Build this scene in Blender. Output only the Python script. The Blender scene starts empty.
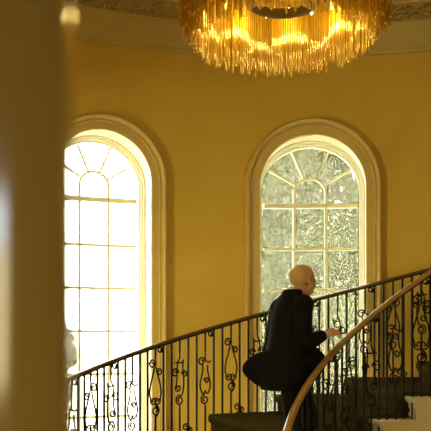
import bpy, bmesh, math, random
from mathutils import Vector, Matrix
import numpy as np
random.seed(7)
PI = math.pi
sin, cos = math.sin, math.cos
R_ = math.radians
sc = bpy.context.scene
C = sc.collection

# ------------------------------------------------------------------ camera
EYE = 1.74
cam_d = bpy.data.cameras.new('camera')
cam = bpy.data.objects.new('camera', cam_d)
C.objects.link(cam)
cam.location = (0, 0, EYE)
cam.rotation_euler = (PI / 2, 0, 0)
cam_d.sensor_width = 36
cam_d.lens = 800 / 431 * 36
cam_d.shift_y = (335 - 215.5) / 431
cam_d.clip_start = 0.05
cam_d.dof.use_dof = True
cam_d.dof.focus_distance = 7.2
cam_d.dof.aperture_fstop = 2.6
sc.camera = cam

# ------------------------------------------------------------------ exposure, sky, sun, added lamps
sc.view_settings.view_transform = 'Standard'
sc.view_settings.look = 'None'
sc.view_settings.exposure = 0.0
sc.view_settings.gamma = 1.0
sc.view_settings.use_curve_mapping = False
world = bpy.data.worlds.new('overcast_sky')
sc.world = world
world.use_nodes = True
wn = world.node_tree.nodes
bg = wn['Background']
bg.inputs['Color'].default_value = (1.0, 0.96, 0.80, 1)
bg.inputs['Strength'].default_value = 17.0


def area(name, loc, look, size, size_y, power, col, spread=180):
    d = bpy.data.lights.new(name, 'AREA')
    d.shape = 'RECTANGLE'
    d.size, d.size_y = size, size_y
    d.energy = power
    d.color = col
    d.spread = R_(spread)
    o = bpy.data.objects.new(name, d)
    C.objects.link(o)
    o.location = loc
    v = Vector(look) - Vector(loc)
    o.rotation_euler = v.to_track_quat('-Z', 'Y').to_euler()
    return o


# area lamps added out of view in place of the rotunda's other windows
area('window_light', (-4.2, 4.0, 1.5), (0.6, 9.0, 0.3), 1.0, 1.6, 70, (1.0, 0.88, 0.42), 95)
area('window_light', (4.6, 0.5, 1.85), (0.6, 8.0, 0.9), 0.7, 0.95, 66, (1.0, 0.88, 0.48))  # added lamp, placed for the column's warm highlight; also fills the wall
area('window_light', (4.6, 0.45, 2.52), (0.4, 2.0, 1.9), 0.6, 0.36, 12, (0.80, 0.93, 1.0), 140)  # small cool lamp added only for the bluish top of the column highlight
area('window_light', (1.0, -0.9, 1.5), (-0.2, 8.0, 0.3), 2.0, 1.4, 26, (1.0, 0.88, 0.42), 95)

# ------------------------------------------------------------------ materials


def mat(name, col, rough=0.5, metal=0.0, var=None, scale=8, bump=0.0, bscale=60, coat=0.0, trans=0.0, emit=None, sheen=0.0):
    m = bpy.data.materials.new(name)
    m.use_nodes = True
    nt = m.node_tree
    b = nt.nodes['Principled BSDF']
    b.inputs['Base Color'].default_value = (*col, 1)
    b.inputs['Roughness'].default_value = rough
    b.inputs['Metallic'].default_value = metal
    b.inputs['Coat Weight'].default_value = coat
    b.inputs['Transmission Weight'].default_value = trans
    b.inputs['Sheen Weight'].default_value = sheen
    if emit:
        b.inputs['Emission Color'].default_value = (*emit[0], 1)
        b.inputs['Emission Strength'].default_value = emit[1]
    tc = nt.nodes.new('ShaderNodeTexCoord')
    if var:
        n = nt.nodes.new('ShaderNodeTexNoise')
        n.inputs['Scale'].default_value = scale
        n.inputs['Detail'].default_value = 5
        r = nt.nodes.new('ShaderNodeValToRGB')
        r.color_ramp.elements[0].position = 0.35
        r.color_ramp.elements[1].position = 0.65
        r.color_ramp.elements[0].color = (*col, 1)
        r.color_ramp.elements[1].color = (*var, 1)
        nt.links.new(tc.outputs['Object'], n.inputs['Vector'])
        nt.links.new(n.outputs['Fac'], r.inputs['Fac'])
        nt.links.new(r.outputs['Color'], b.inputs['Base Color'])
    if bump:
        n2 = nt.nodes.new('ShaderNodeTexNoise')
        n2.inputs['Scale'].default_value = bscale
        bp = nt.nodes.new('ShaderNodeBump')
        bp.inputs['Strength'].default_value = bump
        bp.inputs['Distance'].default_value = 0.02
        nt.links.new(tc.outputs['Object'], n2.inputs['Vector'])
        nt.links.new(n2.outputs['Fac'], bp.inputs['Height'])
        nt.links.new(bp.outputs['Normal'], b.inputs['Normal'])
    return m


M = {}
M['wall'] = mat('yellow_wall_paint', (0.62, 0.41, 0.055), 0.75, var=(0.65, 0.44, 0.065), scale=3)
M['plaster'] = mat('cream_plaster', (0.52, 0.395, 0.13), 0.6, var=(0.56, 0.42, 0.14), scale=4)
M['casing'] = mat('cream_casing_paint', (0.60, 0.44, 0.13), 0.5, var=(0.64, 0.47, 0.145), scale=3)
M['sash'] = mat('pale_sash_paint', (0.95, 0.93, 0.72), 0.4)
M['reveal'] = mat('white_reveal_paint', (0.92, 0.88, 0.66), 0.5)
M['ceiling'] = mat('ceiling_paint', (0.60, 0.45, 0.14), 0.8)
M['floor'] = mat('stone_floor', (0.42, 0.33, 0.16), 0.35, var=(0.48, 0.38, 0.2), scale=3)
M['string'] = mat('cream_stair_paint', (0.46, 0.36, 0.15), 0.5, var=(0.42, 0.33, 0.13), scale=5)
M['carpet'] = mat('olive_carpet', (0.024, 0.018, 0.006), 1.0, var=(0.052, 0.038, 0.012), scale=45, bump=0.5, bscale=160)
M['carpet'].node_tree.nodes['Principled BSDF'].inputs['Specular IOR Level'].default_value = 0.0
M['iron'] = mat('black_wrought_iron', (0.004, 0.0032, 0.002), 0.7)
M['iron'].node_tree.nodes['Principled BSDF'].inputs['Specular IOR Level'].default_value = 0.15
M['mahogany'] = mat('polished_mahogany', (0.20, 0.10, 0.018), 0.34, var=(0.27, 0.135, 0.026), scale=9, coat=0.2)
M['darkwood'] = mat('dark_polished_wood', (0.075, 0.042, 0.013), 0.3, var=(0.11, 0.06, 0.018), scale=9, coat=0.5)
M['column'] = mat('varnished_ochre_column', (0.115, 0.070, 0.018), 0.125, var=(0.115, 0.070, 0.018), scale=2)
M['brass'] = mat('antique_brass', (0.10, 0.06, 0.012), 0.55, 0.6)
M['bulb'] = mat('lit_bulb', (1, 0.8, 0.4), 0.4, emit=((1.0, 0.76, 0.28), 6))
M['skin'] = mat('skin', (0.42, 0.20, 0.085), 0.55, var=(0.46, 0.23, 0.10), scale=14)
M['hair'] = mat('thin_fair_hair', (0.40, 0.24, 0.08), 0.8, bump=0.5, bscale=90)
M['suit'] = mat('black_wool', (0.004, 0.0035, 0.003), 1.0, var=(0.006, 0.005, 0.004), scale=30)
M['suit'].node_tree.nodes['Principled BSDF'].inputs['Specular IOR Level'].default_value = 0.1
M['shirt'] = mat('pale_blue_shirt', (0.35, 0.42, 0.5), 0.8)
M['shoe'] = mat('black_leather', (0.01, 0.009, 0.008), 0.3)
M['eye'] = mat('eye', (0.05, 0.035, 0.02), 0.2)
M['lip'] = mat('lip', (0.32, 0.11, 0.06), 0.5)
M['bark'] = mat('bark', (0.16, 0.12, 0.07), 0.9, bump=0.6, bscale=20)
M['lawn'] = mat('pale_gravel', (0.42, 0.40, 0.30), 0.95, var=(0.48, 0.46, 0.36), scale=2)


def glass_mat():
    m = bpy.data.materials.new('window_glass')
    m.use_nodes = True
    nt = m.node_tree
    nt.nodes.clear()
    out = nt.nodes.new('ShaderNodeOutputMaterial')
    mx = nt.nodes.new('ShaderNodeMixShader')
    tr = nt.nodes.new('ShaderNodeBsdfTransparent')
    tr.inputs['Color'].default_value = (0.97, 0.98, 0.95, 1)
    gl = nt.nodes.new('ShaderNodeBsdfGlossy')
    gl.inputs['Roughness'].default_value = 0.05
    fr = nt.nodes.new('ShaderNodeFresnel')
    fr.inputs['IOR'].default_value = 1.35
    nt.links.new(fr.outputs[0], mx.inputs[0])
    tl = nt.nodes.new('ShaderNodeBsdfTranslucent')
    tl.inputs['Color'].default_value = (1.0, 0.97, 0.86, 1)
    tc = nt.nodes.new('ShaderNodeTexCoord')
    mp = nt.nodes.new('ShaderNodeMapping')
    mp.inputs['Scale'].default_value = (1, 1, .55)
    n = nt.nodes.new('ShaderNodeTexNoise')
    n.inputs['Scale'].default_value = 62
    n.inputs['Detail'].default_value = 3
    r = nt.nodes.new('ShaderNodeValToRGB')
    r.color_ramp.elements[0].position = 0.52
    r.color_ramp.elements[0].color = (.015, .015, .015, 1)
    r.color_ramp.elements[1].position = 0.70
    r.color_ramp.elements[1].color = (.13, .13, .13, 1)
    m2 = nt.nodes.new('ShaderNodeMixShader')
    nt.links.new(tc.outputs['Object'], mp.inputs['Vector'])
    nt.links.new(mp.outputs[0], n.inputs['Vector'])
    nt.links.new(n.outputs['Fac'], r.inputs['Fac'])
    nt.links.new(r.outputs['Color'], m2.inputs[0])
    nt.links.new(tr.outputs[0], m2.inputs[1])
    nt.links.new(tl.outputs[0], m2.inputs[2])
    nt.links.new(m2.outputs[0], mx.inputs[1])
    nt.links.new(gl.outputs[0], mx.inputs[2])
    nt.links.new(mx.outputs[0], out.inputs[0])
    return m


def thin_mat(name, col, tcol, ft, fg=0.0, rough=0.1, noise=None):
    """diffuse + translucent (+ glossy): leaves, glass rods"""
    m = bpy.data.materials.new(name)
    m.use_nodes = True
    nt = m.node_tree
    nt.nodes.clear()
    N = nt.nodes.new
    out = N('ShaderNodeOutputMaterial')
    d = N('ShaderNodeBsdfDiffuse')
    d.inputs['Color'].default_value = (*col, 1)
    t = N('ShaderNodeBsdfTranslucent')
    t.inputs['Color'].default_value = (*tcol, 1)
    if noise:
        tc = N('ShaderNodeTexCoord')
        n = N('ShaderNodeTexNoise')
        n.inputs['Scale'].default_value = noise[0]
        r = N('ShaderNodeValToRGB')
        r.color_ramp.elements[0].position = 0.4
        r.color_ramp.elements[1].position = 0.6
        r.color_ramp.elements[0].color = (*col, 1)
        r.color_ramp.elements[1].color = (*noise[1], 1)
        nt.links.new(tc.outputs['Object'], n.inputs['Vector'])
        nt.links.new(n.outputs['Fac'], r.inputs['Fac'])
        nt.links.new(r.outputs['Color'], d.inputs['Color'])
        nt.links.new(r.outputs['Color'], t.inputs['Color'])
    a = N('ShaderNodeMixShader')
    a.inputs[0].default_value = ft
    nt.links.new(d.outputs[0], a.inputs[1])
    nt.links.new(t.outputs[0], a.inputs[2])
    last = a
    if fg:
        g = N('ShaderNodeBsdfGlossy')
        g.inputs['Roughness'].default_value = rough
        g.inputs['Color'].default_value = (1, 0.85, 0.42, 1)
        b = N('ShaderNodeMixShader')
        b.inputs[0].default_value = fg
        nt.links.new(a.outputs[0], b.inputs[1])
        nt.links.new(g.outputs[0], b.inputs[2])
        last = b
    nt.links.new(last.outputs[0], out.inputs[0])
    return m


def clear_mix(m, f):
    nt = m.node_tree
    out = [n for n in nt.nodes if n.type == 'OUTPUT_MATERIAL'][0]
    src = out.inputs[0].links[0].from_socket
    t = nt.nodes.new('ShaderNodeBsdfTransparent')
    t.inputs['Color'].default_value = (1.0, 0.86, 0.42, 1)
    x = nt.nodes.new('ShaderNodeMixShader')
    x.inputs[0].default_value = f
    nt.links.new(src, x.inputs[1])
    nt.links.new(t.outputs[0], x.inputs[2])
    nt.links.new(x.outputs[0], out.inputs[0])
    return m


M['glass'] = glass_mat()
M['rod'] = clear_mix(thin_mat('amber_glass_rod', (0.42, 0.27, 0.022), (0.62, 0.42, 0.035), 0.55, 0.30, 0.16), 0.32)
M['leaf'] = thin_mat('leaf', (0.044, 0.059, 0.015), (0.049, 0.066, 0.017), 0.5, noise=(0.9, (0.060, 0.074, 0.022)))


def carved_mat():
    m = mat('carved_plaster', (0.42, 0.31, 0.10), 0.8)
    nt = m.node_tree
    b = nt.nodes['Principled BSDF']
    tc = nt.nodes.new('ShaderNodeTexCoord')
    v = nt.nodes.new('ShaderNodeTexVoronoi')
    v.inputs['Scale'].default_value = 16
    bp = nt.nodes.new('ShaderNodeBump')
    bp.inputs['Strength'].default_value = 1.0
    bp.inputs['Distance'].default_value = 0.06
    nt.links.new(tc.outputs['Object'], v.inputs['Vector'])
    nt.links.new(v.outputs['Distance'], bp.inputs['Height'])
    nt.links.new(bp.outputs['Normal'], b.inputs['Normal'])
    return m


M['carved'] = carved_mat()

# ------------------------------------------------------------------ helpers


def link(name, me, m=None, parent=None, smooth=False):
    o = bpy.data.objects.new(name, me)
    C.objects.link(o)
    if m:
        me.materials.append(m)
    if smooth:
        me.shade_smooth()
    if parent:
        o.parent = parent
    return o


class MB:
    def __init__(s):
        s.v, s.f = [], []

    def add(s, vs, fs):
        n = len(s.v)
        s.v += [tuple(v) for v in vs]
        s.f += [tuple(i + n for i in f) for f in fs]

    def rings(s, rings, closed_ring=True, caps=True, loop=False):
        n = len(rings[0])
        vs = [p for r in rings for p in r]
        fs = []
        m = len(rings)
        for i in range(m if loop else m - 1):
            i2 = (i + 1) % m
            for j in range(n if closed_ring else n - 1):
                j2 = (j + 1) % n
                fs.append((i * n + j, i * n + j2, i2 * n + j2, i2 * n + j))
        if caps and not loop and closed_ring:
            fs.append(tuple(range(n - 1, -1, -1)))
            fs.append(tuple((m - 1) * n + j for j in range(n)))
        s.add(vs, fs)

    def tube(s, pts, rad, n=6, caps=True, loop=False):
        pts = [Vector(p) for p in pts]
        if not isinstance(rad, (list, tuple)):
            rad = [rad] * len(pts)
        m = len(pts)
        tans = []
        for i in range(m):
            a = pts[(i - 1) % m] if (i > 0 or loop) else pts[0]
            b = pts[(i + 1) % m] if (i < m - 1 or loop) else pts[-1]
            t = (b - a)
            tans.append(t.normalized() if t.length > 1e-9 else Vector((0, 0, 1)))
        t0 = tans[0]
        ref = Vector((0, 0, 1)) if abs(t0.z) < 0.9 else Vector((1, 0, 0))
        u = t0.cross(ref).normalized()
        rings = []
        for i in range(m):
            t = tans[i]
            u = (u - t * u.dot(t))
            if u.length < 1e-6:
                u = t.cross(Vector((0.3, 0.5, 0.8)))
            u.normalize()
            w = t.cross(u)
            rings.append([pts[i] + (u * cos(2 * PI * j / n) + w * sin(2 * PI * j / n)) * rad[i] for j in range(n)])
        s.rings(rings, caps=caps, loop=loop)

    def box(s, lo, hi):
        x0, y0, z0 = lo
        x1, y1, z1 = hi
        s.add([(x0, y0, z0), (x1, y0, z0), (x1, y1, z0), (x0, y1, z0), (x0, y0, z1), (x1, y0, z1), (x1, y1, z1), (x0, y1, z1)],
              [(0, 3, 2, 1), (4, 5, 6, 7), (0, 1, 5, 4), (1, 2, 6, 5), (2, 3, 7, 6), (3, 0, 4, 7)])

    def lathe(s, prof, n=32, c=(0, 0, 0), caps=True):
        s.rings([[(c[0] + r * cos(2 * PI * j / n), c[1] + r * sin(2 * PI * j / n), c[2] + z) for j in range(n)] for r, z in prof], caps=caps)

    def ell(s, c, r, n=16, m=10, rot=None):
        c = Vector(c)
        rings = []
        for i in range(m + 1):
            a = -PI / 2 + PI * (i * 0.96 + 0.02 * m) / m
            ring = []
            for j in range(n):
                b = 2 * PI * j / n
                p = Vector((r[0] * cos(a) * cos(b), r[1] * cos(a) * sin(b), r[2] * sin(a)))
                if rot:
                    p = rot @ p
                ring.append(c + p)
            rings.append(ring)
        s.rings(rings)

    def build(s, name, m, parent=None, smooth=False, fix=True):
        me = bpy.data.meshes.new(name)
        me.from_pydata(s.v, [], s.f)
        if fix:
            bm = bmesh.new()
            bm.from_mesh(me)
            bmesh.ops.recalc_face_normals(bm, faces=bm.faces)
            bm.to_mesh(me)
            bm.free()
        me.update()
        o = link(name, me, m, parent)
        if smooth:
            me.shade_smooth()
        return o


def empty(name, loc=(0, 0, 0), rz=0):
    o = bpy.data.objects.new(name, None)
    C.objects.link(o)
    o.location = loc
    o.rotation_euler = (0, 0, rz)
    return o


def tag(o, label, cat, group=None):
    o['label'] = label
    o['category'] = cat
    if group:
        o['group'] = group
    return o


def struct(o):
    o['kind'] = 'structure'
    return o


def auto(o, ang=35):
    o.data.shade_smooth()
    bm = bmesh.new()
    bm.from_mesh(o.data)
    for e in bm.edges:
        if len(e.link_faces) == 2 and e.calc_face_angle(0) > R_(ang):
            e.smooth = False
    bm.to_mesh(o.data)
    bm.free()


# ------------------------------------------------------------------ rotunda shell
CX, CY, RW = 0.925, 4.10, 5.40          # axis and radius of the round room
H_CEIL = 5.44
W_SPR, W_R, W_SILL, W_D = 3.49, 0.625, 0.25, 0.42   # window spring line, half width, sill, reveal depth
PHI = [2.4, -24.0]                      # azimuth of the two windows, degrees right of straight ahead

W_SCALE = [1.0, 0.905]              # the left window is a little narrower


def cyl(phi, r, z):
    return Vector((CX + r * sin(phi), CY + r * cos(phi), z))


def wmap(w, u, n, z):                   # window space: u along wall, n outward, z up
    k = W_SCALE[w]
    return cyl(R_(PHI[w]) + u * k / RW, RW + n, z if z < W_SPR else W_SPR + (z - W_SPR) * k)


def arch_top(u, r, spr=W_SPR):
    return spr + math.sqrt(max(r * r - u * u, 0))


def wall_part(name, a0, a1, n_off, holes, m, z0=0.0, z1=5.3):
    """curved wall from azimuth a0 to a1 with arched holes"""
    mb = MB()
    r = RW + n_off
    hs = sorted([(R_(PHI[w]) - W_R * W_SCALE[w] / RW, R_(PHI[w]) + W_R * W_SCALE[w] / RW, w) for w in holes])
    cur = a0

    def plain(b0, b1):
        k = max(2, int((b1 - b0) / R_(3)))
        rings = [[cyl(b0 + (b1 - b0) * i / k, r, z) for z in (z0, z1)] for i in range(k + 1)]
        mb.rings(rings, closed_ring=False)
    for h0, h1, w in hs:
        plain(cur, h0)
        K = 48
        wr = W_R * W_SCALE[w]
        us = [-wr * cos(PI * i / K) for i in range(K + 1)]
        mb.rings([[cyl(R_(PHI[w]) + u / RW, r, z) for z in (z0, W_SILL)] for u in us], closed_ring=False)
        mb.rings([[cyl(R_(PHI[w]) + u / RW, r, z) for z in (arch_top(u, wr), z1)] for u in us], closed_ring=False)
        cur = h1
    plain(cur, a1)
    return mb.build(name, m)


A0, A1 = R_(-38), R_(46)
for off, nm in ((0, 'wall_back'),):
    o = wall_part('wall_back', A0, A1, 0, [0, 1], M['wall'])
    struct(o); auto(o)
o = wall_part('wall_outside', A0, A1, W_D + 0.12, [0, 1], M['plaster'])
struct(o); auto(o)
o = wall_part('wall_right', A1, R_(180), 0, [], M['wall']); struct(o); auto(o)
o = wall_part('wall_left', R_(-180), A0, 0, [], M['wall']); struct(o); auto(o)

mb = MB(); mb.lathe([(RW + 0.6, -0.15), (RW + 0.6, 0.0)], 96, (CX, CY, 0))
struct(mb.build('floor', M['floor']))
mb = MB(); mb.lathe([(RW + 0.6, H_CEIL), (RW + 0.6, H_CEIL + 0.15)], 96, (CX, CY, 0))
struct(mb.build('ceiling', M['ceiling']))


def ring_trim(name, prof, m):
    mb = MB()
    mb.rings([[cyl(2 * PI * i / 180, r, z) for r, z in prof] for i in range(180)], loop=True, caps=False)
    o = mb.build(name, m)
    struct(o); auto(o, 25)
    return o


ring_trim('trim_1', [(RW + .05, 5.03), (RW - .035, 5.03), (RW - .045, 5.05), (RW - .045, 5.08), (RW - .07, 5.10), (RW - .12, 5.20),
                     (RW - .19, 5.28), (RW - .20, 5.315), (RW - .22, 5.32), (RW - .22, H_CEIL + .02), (RW + .05, H_CEIL + .02)], M['plaster'])
ring_trim('trim_2', [(RW - .215, 5.33), (RW - .26, 5.335), (RW - .38, 5.375), (RW - .52, 5.40), (RW - .52, H_CEIL + .01), (RW - .215, H_CEIL + .01)], M['carved'])
ring_trim('trim_3', [(RW - .50, 5.405), (RW - .56, 5.39), (RW - .60, 5.41), (RW - .72, 5.425), (RW - .74, H_CEIL + .01), (RW - .50, H_CEIL + .01)], M['plaster'])
ring_trim('baseboard_back', [(RW + .02, 0.0), (RW - .03, 0.0), (RW - .03, .18), (RW - .015, .21), (RW + .02, .22)], M['casing'])

# ------------------------------------------------------------------ windows


def arch_path(r, spr=W_SPR, z0=W_SILL, k=40):
    pts = [(r, z0)]
    for i in range(4):
        pts.append((r, z0 + (spr - z0) * (i + 1) / 5))
    for i in range(k + 1):
        a = PI * i / k
        pts.append((r * cos(a), spr + r * sin(a)))
    for i in range(4, 0, -1):
        pts.append((-r, z0 + (spr - z0) * i / 5))
    pts.append((-r, z0))
    return pts


def arch_sweep(mb, w, prof, r0=W_R, z0=W_SILL, spr=W_SPR):
    """sweep a profile (dr, n) round the arched opening"""
    paths = [arch_path(r0 + dr, spr, z0) for dr, n in prof]
    rings = []
    for i in range(len(paths[0])):
        rings.append([wmap(w, paths[j][i][0], prof[j][1], paths[j][i][1]) for j in range(len(prof))])
    mb.rings(rings)


def wbox(mb, w, u0, u1, z0, z1, n0, n1, ku=6):
    rings = []
    for i in range(ku + 1):
        u = u0 + (u1 - u0) * i / ku
        rings.append([wmap(w, u, n0, z0), wmap(w, u, n1, z0), wmap(w, u, n1, z1), wmap(w, u, n0, z1)])
    mb.rings(rings)


GZ = W_D - 0.03                     # glass plane
G_R = 0.538                         # glass half width
Z_BAR = EYE + 1.59
bars = [EYE + 1.055, EYE + 0.55, EYE + 0.045, EYE - 0.46, EYE - .96]
for w in range(2):
    # moulded casing on the wall
    mb = MB()
    arch_sweep(mb, w, [(0.0, 0.04), (0.0, -0.022), (0.012, -0.03), (0.092, -0.03), (0.10, -0.042), (0.112, -0.045), (0.122, -0.035), (0.133, -0.07),
                       (0.15, -0.10), (0.166, -0.105), (0.182, -0.085), (0.184, 0.0), (0.184, 0.04)], z0=W_SILL - 0.02)
    win = mb.build('window_%d' % (w + 1), M['casing'])
    struct(win)
    win['kind'] = 'structure'
    auto(win, 25)
    # plastered reveal
    mb = MB()
    arch_sweep(mb, w, [(0.0, -0.01), (0.0, W_D + 0.13), (0.02, W_D + 0.13), (0.02, -0.01)])
    wbox(mb, w, -W_R, W_R, W_SILL - 0.03, W_SILL, -0.01, W_D + 0.13)
    o = mb.build('reveal', M['reveal'], win); auto(o, 25)
    mb = MB()
    wbox(mb, w, -0.83, 0.83, W_SILL - 0.07, W_SILL - 0.01, -0.10, 0.05)
    wbox(mb, w, -0.80, 0.80, W_SILL - 0.13, W_SILL - 0.07, -0.05, 0.02)
    mb.build('sill', M['casing'], win)
    # sash frame, stepped
    mb = MB()
    arch_sweep(mb, w, [(0.005, GZ - .10), (-0.018, GZ - .10), (-0.022, GZ - .085), (-0.022, GZ - .06), (-0.040, GZ - .055), (-0.044, GZ - .04),
                       (-0.044, GZ - .025), (-0.065, GZ - .01), (-0.065, GZ + .03), (0.005, GZ + .03)])
    wbox(mb, w, -G_R, G_R, W_SILL, W_SILL + 0.09, GZ - .03, GZ + .03)
    o = mb.build('sash_frame', M['sash'], win); auto(o, 25)
    # glazing bars
    mb = MB()
    wbox(mb, w, -G_R, G_R, Z_BAR - .028, Z_BAR + .028, GZ - .035, GZ + .03)
    hb = .016
    for z in bars:
        wbox(mb, w, -G_R, G_R, z - hb, z + hb, GZ - .028, GZ + .02)
    for u in (-.181, .181):
        wbox(mb, w, u - hb, u + hb, W_SILL + .05, W_SPR, GZ - .026, GZ + .02, 1)

    def flatbar(pts, n0=GZ - .025, n1=GZ + .02, h=.014):
        rings = []
        for i, (u, z) in enumerate(pts):
            a = pts[max(i - 1, 0)]; b = pts[min(i + 1, len(pts) - 1)]
            d = Vector((b[0] - a[0], b[1] - a[1])).normalized()
            p = Vector((-d.y, d.x)) * h
            rings.append([wmap(w, u + p.x, n0, z + p.y), wmap(w, u + p.x, n1, z + p.y), wmap(w, u - p.x, n1, z - p.y), wmap(w, u - p.x, n0, z - p.y)])
        mb.rings(rings)
    flatbar([(.181 * cos(PI * i / 20), W_SPR + .181 * sin(PI * i / 20)) for i in range(21)])
    for a in (31, 68, 112, 149):
        flatbar([(r * cos(R_(a)), W_SPR + r * sin(R_(a))) for r in (.18, .548)])
    mb.build('glazing_bars', M['sash'], win)
    # glass
    mb = MB()
    K = 30
    us = [-(G_R + .01) * cos(PI * i / K) for i in range(K + 1)]
    rings = []
    for u in us:
        zt = max(arch_top(u, G_R + .01), W_SPR)
        rings.append([wmap(w, u, GZ, W_SILL + .05), wmap(w, u, GZ + .004, W_SILL + .05), wmap(w, u, GZ + .004, zt), wmap(w, u, GZ, zt)])
    mb.rings(rings)
    mb.build('window_glass', M['glass'], win)

# ------------------------------------------------------------------ staircase
SX, SY, RI, RO = 1.884, 5.10, 1.454, 3.80
HA, HB = EYE - 0.956, 0.992             # hand rail height: HA + HB*(pi-theta)
RISE = 0.18


def sp(th, r, z):
    return Vector((SX + r * cos(th), SY + r * sin(th), z))


def rail_z(th):
    return HA + HB * (PI - th)


def nose(k, r):                          # angle of the nosing of tread k at radius r
    return R_(96.0 + 12 * k + 5.0 * (RO - r) / (RO - RI))


def tread_z(k):
    return 1.235 - RISE * k


def step_at(th, r):
    for k in range(-7, 7):
        if nose(k - 1, r) <= th < nose(k, r):
            return tread_z(k)
    return None


K0, K1 = -4, 6
R_IN, R_OUT = RI - 0.07, RO + 0.06
stair = empty('staircase', (SX, SY, 0))
tag(stair, 'curved staircase with olive carpet on cream painted steps, rising to the right', 'staircase')
stair_inv = Matrix.Translation((-SX, -SY, 0))


def local(mb, root):
    l = root.location
    mb.v = [(v[0] - l.x, v[1] - l.y, v[2] - l.z) for v in mb.v]
    return mb


def wedge(mb, k, r0, r1, z0, z1, d0=0.0, d1=0.0, nr=6, na=5, kk=None):
    """slab over tread k between radii; d0 = extra lead past the nosing in metres, d1 = pull in at back"""
    rings = []
    for i in range(nr + 1):
        r = r0 + (r1 - r0) * i / nr
        a, b = nose(k, r) + d0 / r, nose(k - 1, r) - d1 / r
        top = [sp(a + (b - a) * j / na, r, z1) for j in range(na + 1)]
        bot = [sp(a + (b - a) * j / na, r, z0) for j in range(na, -1, -1)]
        rings.append(top + bot)
    mb.rings(rings)


for k in range(K0, K1 + 1):
    z = tread_z(k)
    mb = MB()
    wedge(mb, k, R_IN - .02, R_OUT + .02, z - .028, z, .035, 0)
    wedge(mb, k, R_IN - .008, R_OUT + .008, z - .046, z - .0275, .018, 0)
    local(mb, stair).build('tread', M['string'], stair)
    mb = MB()
    wedge(mb, k, R_IN, R_OUT, z - RISE - .09 * (k < K1), z - .045, 0, 0)
    local(mb, stair).build('step_block', M['string'], stair)
    # carpet runner: over the tread, rolled over the nosing and down the riser
    mb = MB()
    rings = []
    r0, r1 = RI + .10, RO + .035
    for i in range(13):
        r = r0 + (r1 - r0) * i / 12
        a, b = nose(k, r), nose(k - 1, r)
        T = .036
        zr = z - RISE + (.036 if k < K1 else 0)
        prof = [(b, 0, z - .004), (b, 0, z + T), (a, .02, z + T), (a, .045, z + T * .8), (a, .056, z + T * .1), (a, .056, z - .03), (a, .042, z - .05), (a, .024, z - .062),
                (a, .022, zr), (a, -.004, zr), (a, -.004, z - .004)]
        rings.append([sp(t + d / r, r, zz) for t, d, zz in prof])
    mb.rings(rings)
    o = local(mb, stair).build('carpet', M['carpet'], stair)
    auto(o, 60)
    if k == K0:
        o['label'] = 'dark olive carpet'

# curved soffit / string under the steps
mb = MB()
rings = []
t0, t1 = nose(K1, RI) - .02, nose(K0 - 1, RO)
NS = 72
for i in range(NS + 1):
    ring = []
    t = t0 + (t1 - t0) * i / NS
    for r in (R_IN + .01, R_OUT - .01):
        pass
    kf = (math.degrees(t) - 96.0 - 2) / 12
    zt = 1.235 - RISE * (kf + 1) - RISE * .15
    zb = max(0.0, zt - .26)
    zt = max(zt, zb + .01)
    rings.append([sp(t, R_IN + .012, zt), sp(t, R_OUT - .012, zt), sp(t, R_OUT - .012, zb), sp(t, R_IN + .012, zb)])
mb.rings(rings)
o = local(mb, stair).build('soffit', M['string'], stair)
auto(o, 30)

# ------------------------------------------------------------------ railings


def spiral(c, r0, r1, a0, a1, n=14):
    return [(c[0] + (r0 + (r1 - r0) * i / n) * cos(a0 + (a1 - a0) * i / n), c[1] + (r0 + (r1 - r0) * i / n) * sin(a0 + (a1 - a0) * i / n)) for i in range(n + 1)]


def bez(p0, p1, p2, p3, n=10):
    o = []
    for i in range(n + 1):
        t = i / n
        o.append(tuple((1 - t) ** 3 * p0[j] + 3 * t * (1 - t) ** 2 * p1[j] + 3 * t * t * (1 - t) * p2[j] + t ** 3 * p3[j] for j in range(2)))
    return o


def scroll_mesh(name, curves, r, vs=1.0):
    mb = MB()
    for c in curves:
        mb.tube([(u * 1.08, 0, v * vs) for u, v in c], r, 5)
    me = bpy.data.meshes.new(name)
    me.from_pydata(mb.v, [], mb.f)
    me.materials.append(M['iron'])
    me.shade_smooth()
    return me


def mirror(cs):
    return cs + [[(-u, v) for u, v in c] for c in cs]


# three panel designs, drawn in (u, v); v = 0 at the panel's middle, height 0.52
curl = lambda x, y, r, a0=0, turns=1.35, d=1: spiral((x, y), r * 1.3, r * .35, a0, a0 + d * turns * 2 * PI, 20)
design_lyre = mirror([bez((.012, .17), (.03, .06), (.10, -.02), (.045, -.12)) + curl(.02, -.115, .028, 0, 1.2, -1)]) + \
    [curl(.035, .20, .032, PI, 1.4, -1), curl(-.045, .13, .026, 0, 1.3, 1), curl(.0, -.20, .036, PI / 2, 1.5, 1), [(0, .17), (0, .26)], [(0, -.23), (0, -.26)],
     bez((.0, -.165), (-.04, -.18), (-.045, -.22), (-.01, -.25))]
design_urn = mirror([bez((.028, .12), (.015, .02), (.085, -.03), (.045, -.11)) + bez((.045, -.11), (.03, -.15), (.01, -.14), (0, -.11), 5)[1:]]) + \
    [curl(.04, .15, .033, PI, 1.3, -1), bez((-.06, .16), (-.045, .13), (-.02, .15), (.02, .17)), curl(-.012, -.02, .022, 0, 1.2, 1),
     curl(.005, -.19, .036, PI / 2, 1.5, -1), [(0, .17), (0, .26)], [(0, -.22), (0, -.26)]]
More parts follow.
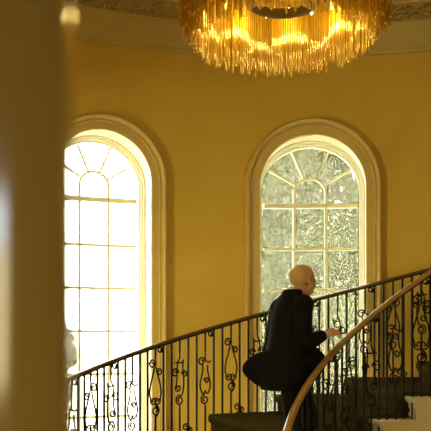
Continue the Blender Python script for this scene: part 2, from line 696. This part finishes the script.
design_vine = [bez((.0, .20), (-.06, .10), (-.01, .02), (-.045, -.06)) + curl(-.02, -.07, .026, PI, 1.2, 1), bez((.04, .17), (.02, .08), (.07, 0), (.03, -.12)),
               bez((-.05, .15), (-.01, .17), (.02, .12), (.045, .18)), curl(-.05, .06, .032, 0, 1.3, 1), curl(.055, .05, .026, PI, 1.3, -1),
               curl(.0, -.18, .036, PI / 2, 1.5, 1), bez((.03, -.12), (.02, -.15), (.0, -.14), (0, -.15)), [(0, .20), (0, .26)], [(0, -.21), (0, -.26)]]
foot_curl = [curl(.028, .10, .030, PI, 1.4, -1), curl(-.022, .07, .022, 0, 1.3, 1), bez((-.07, .0), (-.03, .02), (-.02, .05), (.0, .06)), bez((.075, .0), (.04, .02), (.03, .05), (.0, .07)),
             [(0, 0), (0, .12)]]
top_curl = [curl(.035, -.04, .028, PI, 1.2, 1), bez((-.0, -.005), (.0, -.04), (.01, -.06), (.05, -.07))]


def sweep_rail(mb, R, t0, t1, prof, n=110, ease=None):
    rings = []
    for i in range(n + 1):
        t = t0 + (t1 - t0) * i / n
        rings.append([sp(t, R + a, rail_z(t) + b) for a, b in prof])
    mb.rings(rings)


def railing(name, label, R, t0, t1, dth, phase, wood, nbig, hw, hh, design_order, rb, special):
    """t0 (low end) > t1 (high end), degrees"""
    root = empty(name, tuple(sp(R_(t0), R, 0)))
    root.location.z = 0
    tag(root, label, 'railing')
    mb = MB()
    prof = [(-hw * .7, -hh), (-hw, -hh * .5), (-hw, 0), (-hw * .75, hh * .6), (-hw * .25, hh * .9), (hw * .25, hh * .9), (hw * .75, hh * .6), (hw, 0), (hw, -hh * .5), (hw * .7, -hh)]
    sweep_rail(mb, R, R_(t0 + 2), R_(t1), prof)
    o = local(mb, root).build('handrail', wood, root)
    auto(o, 50)
    mb = MB()
    sweep_rail(mb, R, R_(t0 + 1), R_(t1), [(-rb * 1.3, -hh - .012), (-rb * 1.3, -hh + .001), (rb * 1.3, -hh + .001), (rb * 1.3, -hh - .012)])
    local(mb, root).build('rail_core', M['iron'], root)
    metas = {k: scroll_mesh('scroll_panel', d, rb * .72, 1.16) for k, d in (('lyre', design_lyre), ('urn', design_urn), ('vine', design_vine))}
    mf = scroll_mesh('foot_scroll', foot_curl, rb * .65)
    mt = scroll_mesh('top_scroll', top_curl, rb * .65)
    step = lambda a: dth * (1 - .24 * min(1, max(0, (a - 124) / 22)) if R > 3 else 1)
    angs = []
    th, i = phase, 0
    while th < t0:
        angs.append((i, th))
        th += step(th)
        i -= 1
    th, i = phase - dth, 1
    while th > t1 + .5:
        angs.append((i, th))
        th -= step(th)
        i += 1
    angs.sort()
    cnt = 0
    for i, th in angs:
        t = R_(th)
        zb = step_at(t, R)
        if zb is None:
            zb = 0.0
        zt = rail_z(t) - hh - .006
        L = zt - zb

        def place(me, nm, z, flip=False):
            q = bpy.data.objects.new(nm, me)
            C.objects.link(q)
            q.parent = root
            q.location = sp(t, R, z) - root.location
            q.rotation_euler = (0, 0, t + PI / 2 + (PI if flip else 0))
            return q
        mb = MB()
        p = lambda z: sp(t, R, z)
        if i % nbig == 0:
            zc = zt - L * .43 + .02 * ((i // nbig) % 3 - 1)
            mb.tube([p(zb), p(zc - .29)], rb * .9, 5)
            local(mb, root).build('panel_post', M['iron'], root)
            mb = MB()
            mb.tube([p(zc + .29), p(zt)], rb * .9, 5)
            place(metas[design_order[(i // nbig) % len(design_order)]], 'scroll_panel', zc, (i // nbig) % 4 == 3)
        else:
            w = rb
            mb.tube([p(zb), p(zt)], w, 5)
            if i % (nbig * 2) == 1:
                place(mt, 'top_scroll', zt)
            if i % (nbig * 2) == 4:
                place(mf, 'foot_scroll', zb)
        local(mb, root).build('baluster', M['iron'], root)
        cnt += 1
    print(name, cnt)
    return root


railing('stair_railing', 'far wrought iron scroll railing with thin dark wooden handrail, in front of the windows',
        RO, 176, 46, 1.57, 121.6, M['darkwood'], 3, .025, .018, ['urn', 'lyre', 'vine'], .0125, None)
railing('stair_railing', 'near wrought iron railing with thick golden brown handrail curving up from lower middle',
        RI, 174, 40, 3.0, 116.0, M['mahogany'], 3, .028, .023, ['vine', 'urn', 'lyre'], .0100, None)

# ------------------------------------------------------------------ foreground column
COL = (-0.363, 0.90)
root = empty('column', (COL[0], COL[1], 0))
tag(root, 'blurred brown round column standing close in the left foreground', 'column')
mb = MB(); mb.lathe([(.20, .22), (.20, 1.0), (.199, 2.5), (.19, H_CEIL - .3)], 64)
mb.build('shaft', M['column'], root, True)
mb = MB(); mb.lathe([(.27, 0), (.27, .09), (.245, .10), (.25, .14), (.225, .17), (.215, .22), (.20, .23)], 64)
auto(mb.build('column_base', M['column'], root))
mb = MB(); mb.lathe([(.19, H_CEIL - .31), (.215, H_CEIL - .28), (.20, H_CEIL - .25), (.25, H_CEIL - .12), (.27, H_CEIL - .10), (.27, H_CEIL)], 64)
auto(mb.build('capital', M['column'], root))

# ------------------------------------------------------------------ chandelier
HX, HY = 0.512, 6.0
ch = empty('chandelier', (HX, HY, 3.9))
tag(ch, 'large round brass chandelier with tiers of glowing amber glass rods hanging from the ceiling', 'chandelier')
zz = lambda z: z - 3.9
tiers = [(.775, 4.075, 4.62, 250), (.74, 4.03, 4.62, 240), (.70, 3.975, 4.60, 230), (.665, 3.925, 4.58, 210)]
for r, z0, z1, n in tiers:
    mb = MB()
    mb.tube([(r * cos(2 * PI * i / 72), r * sin(2 * PI * i / 72), zz(z1 + .01)) for i in range(72)], .010, 6, loop=True)
    mb.build('ring', M['brass'], ch, True)
# spokes and stem
mb = MB()
for i in range(8):
    a = 2 * PI * i / 8
    mb.tube([(.26 * cos(a), .26 * sin(a), zz(4.66)), (.78 * cos(a), .78 * sin(a), zz(4.64))], .009, 6)
mb.tube([(0, 0, zz(4.64)), (0, 0, zz(H_CEIL - .03))], .018, 10)
mb.lathe([(.10, 0), (.11, .01), (.09, .04), (.03, .055)], 24, (0, 0, zz(4.64)))
mb.lathe([(.03, 0), (.09, .02), (.13, .05), (.13, .06)], 32, (0, 0, zz(H_CEIL - .06)))
auto(mb.build('frame', M['brass'], ch))
# central drum of rods between two collars
mb = MB()
mb.rings([[(r * cos(2 * PI * i / 64), r * sin(2 * PI * i / 64), zz(z)) for r, z in ((.23, 4.22), (.262, 4.215), (.262, 4.235), (.25, 4.24), (.25, 4.262), (.262, 4.268), (.262, 4.285), (.235, 4.285))] for i in range(64)], loop=True)
auto(mb.build('collar', M['brass'], ch))
mb = MB()
mb.rings([[(r * cos(2 * PI * i / 64), r * sin(2 * PI * i / 64), zz(z)) for r, z in ((.22, 4.63), (.27, 4.63), (.27, 4.68), (.22, 4.68))] for i in range(64)], loop=True)
auto(mb.build('collar', M['brass'], ch))
mb = MB()
for i in range(60):
    a = 2 * PI * i / 60
    mb.tube([(.246 * cos(a), .246 * sin(a), zz(4.285)), (.246 * cos(a), .246 * sin(a), zz(4.63))], .0055, 5)
mb.build('drum_rods', M['rod'], ch, True)['kind'] = 'stuff'
# bulbs
mb = MB()
mb.lathe([(.004, -.045), (.008, -.04), (.013, -.022), (.014, -.005), (.011, .016), (.008, .03), (.008, .04)], 12)
bulb0 = None
for i in range(20):
    a = 2 * PI * (i + .5) / 20
    rr, zb = .60, 4.40
    if bulb0 is None:
        b = bulb0 = mb.build('bulb', M['bulb'], ch, True)
        hm = MB(); hm.lathe([(.011, .035), (.013, .04), (.013, .08), (.004, .085), (.004, .40)], 8)
        h = h0 = hm.build('bulb_holder', M['brass'], b, True)
    else:
        b = bulb0.copy(); C.objects.link(b); b.parent = ch
        h = h0.copy(); C.objects.link(h); h.parent = b
    b.location = (rr * cos(a), rr * sin(a), zz(zb))
    if i % 2 == 0:
        pl = bpy.data.lights.new('bulb_light', 'POINT')
        pl.energy = 6.0
        pl.color = (1.0, 0.78, 0.25)
        pl.shadow_soft_size = .03
        po = bpy.data.objects.new('bulb_light', pl)
        C.objects.link(po)
        po.parent = ch
        po.location = ((rr + .0) * cos(a), (rr) * sin(a), zz(zb) - .06)
# rods


def rod(mb, r, a, z0, z1, w=.0062, dz=0):
    c, s = r * cos(a), r * sin(a)
    mb.tube([(c, s, zz(z0) - .0), (c, s, zz(z0) + .008), (c, s, zz(z0) + .018), (c, s, zz(z1))], [w * .4, w * 1.5, w * 1.25, w], 5)


rods = []
for ti, (r, z0, z1, n) in enumerate(tiers):
    for i in range(n):
        a = 2 * PI * (i + .5 * (ti % 2)) / n + random.uniform(-.3, .3) / n
        vis = (sin(a) > .15) * (1 + ti * .4 + random.random() * 1.2)
        rods.append((vis, r + random.uniform(-.01, .01), a, z0 + random.choice((-.035, -.01, 0, .02, .045)) + random.uniform(-.01, .01), z1))
rods.sort(key=lambda q: -q[0])
for q in rods[:100]:
    mb = MB(); rod(mb, *q[1:])
    mb.build('glass_rod', M['rod'], ch, True, fix=False)
mb = MB()
for q in rods[100:]:
    rod(mb, *q[1:])
mb.build('glass_rods', M['rod'], ch, True, fix=False)['kind'] = 'stuff'

# ------------------------------------------------------------------ person
PX, PY, PZ, PR = 0.554, 6.20, tread_z(4) + .036, math.atan2(.53, .85)


def remesh(o, vox, sm=0, it=3):
    m = o.modifiers.new('remesh', 'REMESH')
    m.mode = 'VOXEL'
    m.voxel_size = vox
    m.use_smooth_shade = True
    if sm:
        s = o.modifiers.new('smooth', 'SMOOTH')
        s.factor = sm
        s.iterations = it
    return o


def limb(mb, pts, rad, n=12, sub=4):
    P = [Vector(p) for p in pts]
    out, rr = [], []
    for i in range(len(P) - 1):
        p0 = P[max(i - 1, 0)]; p1 = P[i]; p2 = P[i + 1]; p3 = P[min(i + 2, len(P) - 1)]
        for k in range(sub):
            t = k / sub
            out.append(.5 * ((2 * p1) + (p2 - p0) * t + (2 * p0 - 5 * p1 + 4 * p2 - p3) * t * t + (3 * p1 - p0 - 3 * p2 + p3) * t ** 3))
            rr.append(rad[i] + (rad[i + 1] - rad[i]) * t)
    out.append(P[-1]); rr.append(rad[-1])
    mb.tube(out, rr, n)


def loft(mb, spec, n=24):
    """spec: (cx, cy, z, a, b)"""
    mb.rings([[(cx + a * cos(2 * PI * j / n), cy + b * sin(2 * PI * j / n), z) for j in range(n)] for cx, cy, z, a, b in spec])


# joints, local: x forward, y left, z up from the rear foot's tread
HC = Vector((.165, 0.0, 1.620))          # head centre
shR, shL = Vector((.03, -.175, 1.43)), Vector((.03, .145, 1.41))
elR, wrR = Vector((.0, -.225, 1.15)), Vector((.195, -.23, 1.19))
elL, wrL = Vector((-.0, .195, 1.15)), Vector((-.06, .20, .90))
hipR, hipL = Vector((-.02, -.09, .90)), Vector((-.01, .09, .90))
knR, anR = Vector((.015, -.09, .48)), Vector((-.05, -.07, .075))
knL, anL = Vector((.26, .10, .60)), Vector((.235, .10, .255))

mb = MB()
headrot = Matrix.Rotation(R_(10), 3, 'Y') @ Matrix.Identity(3)
H = lambda x, y, z: HC + headrot @ (Vector((x, y, z)) * 1.1)
mb.ell(H(-.012, 0, .025), (.098, .076, .092), 24, 16)                 # skull
mb.ell(H(.032, 0, -.035), (.060, .058, .078), 20, 14)                 # face
mb.ell(H(.045, 0, -.088), (.036, .038, .028), 16, 10)                 # chin
mb.ell(H(.012, 0, -.062), (.060, .055, .038), 16, 10)                 # jaw
mb.ell(H(.074, 0, .022), (.022, .050, .014), 16, 8)                   # brow
limb(mb, [H(.082, 0, .008), H(.098, 0, -.018), H(.110, 0, -.030)], [.010, .012, .014], 10)
mb.ell(H(.094, .010, -.034), (.010, .008, .008), 8, 6)
mb.ell(H(.094, -.010, -.034), (.010, .008, .008), 8, 6)
for s in (-1, 1):
    mb.ell(H(.062, s * .036, -.032), (.022, .018, .018), 12, 8)       # cheeks
    mb.ell(H(-.012, s * .078, -.012), (.018, .008, .032), 12, 8)      # ears
mb.ell(H(.088, 0, -.058), (.010, .022, .006), 12, 6)
mb.ell(H(.084, 0, -.068), (.010, .020, .006), 12, 6)
limb(mb, [H(-.012, 0, -.04), Vector((.085, 0, 1.50)), Vector((.045, 0, 1.42))], [.056, .056, .070])
loft(mb, [(-.0, 0, .84, .09, .14), (-.0, 0, .95, .105, .155), (.01, 0, 1.08, .09, .125), (.02, 0, 1.22, .095, .13), (.035, 0, 1.34, .095, .135), (.045, 0, 1.42, .075, .13), (.05, 0, 1.47, .05, .08)])
limb(mb, [shR, elR, wrR], [.050, .040, .026]); limb(mb, [shL, elL, wrL], [.050, .040, .026])
mb.ell(shR, (.055, .05, .055)); mb.ell(shL, (.055, .05, .055))
limb(mb, [hipR, knR, anR], [.082, .055, .036]); limb(mb, [hipL, knL, anL], [.082, .055, .036])


def hand(mb, w, d, up, side, curl_=.35, spread=1.0):
    """w wrist, d direction, up = back of the hand, side = towards the thumb"""
    d, up, side = Vector(d).normalized(), Vector(up).normalized(), Vector(side).normalized()
    pc = w + d * .05
    limb(mb, [w - d * .02, w + d * .012], [.024, .022])
    rot = Matrix((d, side, up)).transposed()
    mb.ell(pc, (.052, .040, .015), 16, 10, rot)
    lens = [.074, .082, .076, .060]
    for i, L in enumerate(lens):
        o_ = (1.5 - i) * .0205
        b = w + d * (.088 - abs(i - 1.2) * .005) + side * o_
        dd = (d + side * (1.5 - i) * .07 * spread).normalized()
        a1, a2, a3 = curl_ * .5, curl_ * 1.2, curl_ * 1.9
        q = [b - dd * .03, b]
        cur = b
        for seg, a in ((.45, a1), (.32, a2), (.23, a3)):
            cur = cur + (dd * cos(a) - up * sin(a)) * L * seg
            q.append(cur)
        limb(mb, q, [.0095, .0092, .0088, .0080, .0066], 8, 3)
    tb = w + d * .028 + side * .028
    t1 = tb + (side * .75 + d * .6 - up * .25).normalized() * .036
    t2 = t1 + (side * .35 + d * .9 - up * .35).normalized() * .030
    t3 = t2 + (side * .1 + d * .95 - up * .4).normalized() * .024
    limb(mb, [w + d * .015 + side * .01, tb, t1, t2, t3], [.014, .014, .0115, .010, .0078], 8, 3)


hand(mb, wrR, (.97, -.05, .22), (.12, -.55, .80), (-.05, .80, .55), .32)
hand(mb, wrL, (.55, -.25, -.80), (-.6, .75, -.3), (.6, .45, .25), .55)
person = mb.build('person', M['skin'])
person.location = (PX, PY, PZ)
person.rotation_euler = (0, 0, PR)
remesh(person, .0055, .5, 2)
tag(person, 'balding person in a long black coat climbing the curved stairs, one hand reaching ahead', 'person')

# eyes
for s in (-1, 1):
    mb = MB(); mb.ell(H(.081, s * .030, .003), (.010, .012, .009), 12, 8)
    mb.build('eye', M['eye'], person, True)
mb = MB(); mb.ell(H(.0925, 0, -.063), (.008, .020, .004), 12, 6)
mb.build('mouth', M['lip'], person, True)
# short fringe of hair round the back and sides
mb = MB()
mb.ell(H(-.030, 0, .020), (.085, .0795, .082), 28, 18)
hair = MB()
hr = []
for v in mb.v:
    hr.append(v)
me = bpy.data.meshes.new('hair')
keep = []
inv = headrot.transposed()
for f in mb.f:
    c = sum((Vector(mb.v[i]) for i in f), Vector()) / len(f)
    l = inv @ (c - HC)
    if len(f) == 4 and l.x < .022 and -.075 < l.z < .082 and not (l.x > -.03 and l.z < -.03) and not (l.z > .055 and l.x > -.05):
        keep.append(f)
me.from_pydata(mb.v, [], keep)
o = link('hair', me, M['hair'], person, True)
s_ = o.modifiers.new('solid', 'SOLIDIFY'); s_.thickness = .012; s_.offset = 0.6

# coat
mb = MB()
loft(mb, [(-.01, 0, .765, .20, .19), (-.02, 0, .86, .205, .20), (-.01, 0, .96, .185, .205), (.0, 0, 1.06, .155, .19), (.01, 0, 1.18, .142, .175), (.03, 0, 1.30, .14, .18),
          (.035, 0, 1.38, .13, .185), (.04, 0, 1.44, .105, .165), (.045, 0, 1.485, .085, .12), (.05, 0, 1.525, .078, .082), (.062, 0, 1.545, .072, .074)])
mb.ell(shR + Vector((0, .0, -.005)), (.078, .066, .075)); mb.ell(shL + Vector((0, 0, -.005)), (.078, .066, .075))
limb(mb, [shR, elR, wrR + Vector((-.02, 0, 0))], [.074, .062, .046], 14)
limb(mb, [shL, elL, wrL + Vector((-.01, 0, .02))], [.074, .062, .050], 14)
# swinging back tail
tail = []
for (x, y, z, a, b) in [(-.10, .05, .96, .06, .17), (-.20, .09, .935, .045, .145), (-.29, .13, .925, .035, .115), (-.36, .16, .92, .026, .085)]:
    pass
rings = []
for (x, y, zt, zb, t) in [(-.06, .02, 1.10, .77, .12), (-.14, .06, 1.075, .78, .10), (-.22, .10, 1.05, .80, .075), (-.265, .12, 1.02, .84, .055), (-.305, .13, .985, .875, .035), (-.325, .135, .95, .91, .015)]:
    zc, hz = (zt + zb) / 2, (zt - zb) / 2
    rings.append([(x + .3 * t * cos(2 * PI * j / 16), y + t * cos(2 * PI * j / 16), zc + hz * sin(2 * PI * j / 16)) for j in range(16)])
mb.rings(rings)
# open front flap
rings = []
for (x, y, zt, zb, t) in [(.06, -.10, 1.15, .78, .09), (.12, -.13, 1.12, .80, .07), (.18, -.16, 1.09, .86, .045), (.225, -.18, 1.04, .93, .025)]:
    zc, hz = (zt + zb) / 2, (zt - zb) / 2
    rings.append([(x, y + t * cos(2 * PI * j / 16), zc + hz * sin(2 * PI * j / 16)) for j in range(16)])
mb.rings(rings)
coat = mb.build('coat', M['suit'], person)
remesh(coat, .011, .5, 4)
coat['label'] = 'long black coat flaring out behind'
mb = MB(); limb(mb, [Vector((.05, 0, 1.482)), Vector((.08, 0, 1.518))], [.066, .062], 20, 3)
mb.build('shirt_collar', M['shirt'], person, True)
mb = MB(); limb(mb, [wrR + Vector((-.03, 0, 0)), wrR + Vector((.004, 0, .004))], [.036, .031], 14, 2)
mb.build('shirt_cuff', M['shirt'], person, True)
# trousers
mb = MB()
loft(mb, [(-.0, 0, .80, .10, .14), (-.0, 0, .90, .120, .165), (-.0, 0, 1.02, .115, .155)])
limb(mb, [hipR + Vector((0, 0, .02)), knR, anR + Vector((0, 0, .02))], [.112, .086, .072], 14)
limb(mb, [hipL + Vector((0, 0, .02)), knL, anL + Vector((0, 0, .02))], [.112, .086, .072], 14)
tr = mb.build('trousers', M['suit'], person)
remesh(tr, .012, .5, 4)
for an, zf in ((anR, 0.0), (anL, .18)):
    mb = MB()
    z0 = zf
    sec = [(-.075, .030, .055), (-.055, .038, .085), (.0, .040, .095), (.05, .042, .075), (.11, .048, .050), (.16, .044, .042), (.195, .026, .030)]
    rings = []
    for dx, hw, hh in sec:
        rings.append([(an.x + dx, an.y + hw * cos(2 * PI * j / 14), z0 + max(0.0, hh * (.5 + .62 * sin(2 * PI * j / 14)))) for j in range(14)])
    mb.rings(rings)
    mb.build('shoe', M['shoe'], person, True)

# ------------------------------------------------------------------ garden outside
mb = MB()
K = 24
mb.add([(-60, CY + RW + 0.7, -.30), (60, CY + RW + .7, -.30), (60, 110, -.30), (-60, 110, -.30)], [(0, 1, 2, 3)])
struct(mb.build('ground', M['lawn']))


def foliage(n, blobs, leaf, seed):
    rng = np.random.default_rng(seed)
    w = np.array([b[3] ** 2 for b in blobs]); w = w / w.sum()
    idx = rng.choice(len(blobs), n, p=w)
    c = np.array([b[:3] for b in blobs])[idx]
    r = np.array([b[3] for b in blobs])[idx]
    d = rng.normal(size=(n, 3)); d /= np.linalg.norm(d, axis=1)[:, None]
    p = c + d * (r * (rng.random(n) ** .4))[:, None] * np.array([1, 1, .85])
    a = rng.normal(size=(n, 3)); a /= np.linalg.norm(a, axis=1)[:, None]
    b = np.cross(a, rng.normal(size=(n, 3))); b /= np.linalg.norm(b, axis=1)[:, None]
    s = leaf * (.6 + .8 * rng.random(n))[:, None]
    v = np.stack([p - a * s, p + b * s * .5, p + a * s, p - b * s * .5], 1).reshape(-1, 3)
    f = np.arange(n * 4).reshape(-1, 4)
    return v, f


def tree(name, label, x, y, h, crown_r, n, leaf, seed, base=1.5, nb=26):
    root = empty(name, (x, y, -.30))
    tag(root, label, 'tree' if 'tree' in name else 'bush', None)
    rnd = random.Random(seed)
    blobs = []
    for i in range(nb):
        z = base + (h - base) * (i + .5) / nb
        f = math.sqrt(max(.05, 1 - ((z - (base + h) / 2) / ((h - base) / 2 * 1.1)) ** 2))
        a = rnd.random() * 6.28
        q = crown_r * f * math.sqrt(rnd.random()) * .8
        blobs.append((q * cos(a), q * sin(a), z, crown_r * .42 * rnd.uniform(.7, 1.2)))
    v, f = foliage(n, blobs, leaf, seed)
    me = bpy.data.meshes.new('foliage')
    me.from_pydata(v.tolist(), [], f.tolist())
    link('foliage', me, M['leaf'], root)['kind'] = 'stuff'
    mb = MB()
    limb(mb, [(0, 0, 0), (.1, 0, h * .3), (-.05, .1, h * .6), (.1, 0, h * .88)], [.045 * h * .6, .03 * h * .6, .02 * h * .6, .006 * h])
    for b in blobs[::2]:
        z = max(b[2] - b[3] - .3, h * .12)
        limb(mb, [(0, 0, z), (b[0] * .5, b[1] * .5, (z + b[2]) / 2), b[:3]], [.012 * h * .5, .008 * h * .5, .003 * h], 6, 2)
    mb.build('trunk' if 'tree' in name else 'stems', M['bark'], root, True)
    return root


tree('tree', 'leafy grey green tree filling the view outside the right window', 2.9, 22.5, 9.0, 3.7, 200000, .055, 3, base=.1, nb=60)
tree('tree', 'low leafy tree outside the lower left corner of the left window', -4.95, 21.0, 2.4, 1.3, 45000, .055, 5, base=.3, nb=18)
tree('bush', 'dense leafy bush seen through the lower panes of the right window', 2.1, 16.4, 2.5, 1.45, 40000, .05, 8, base=.1, nb=26)
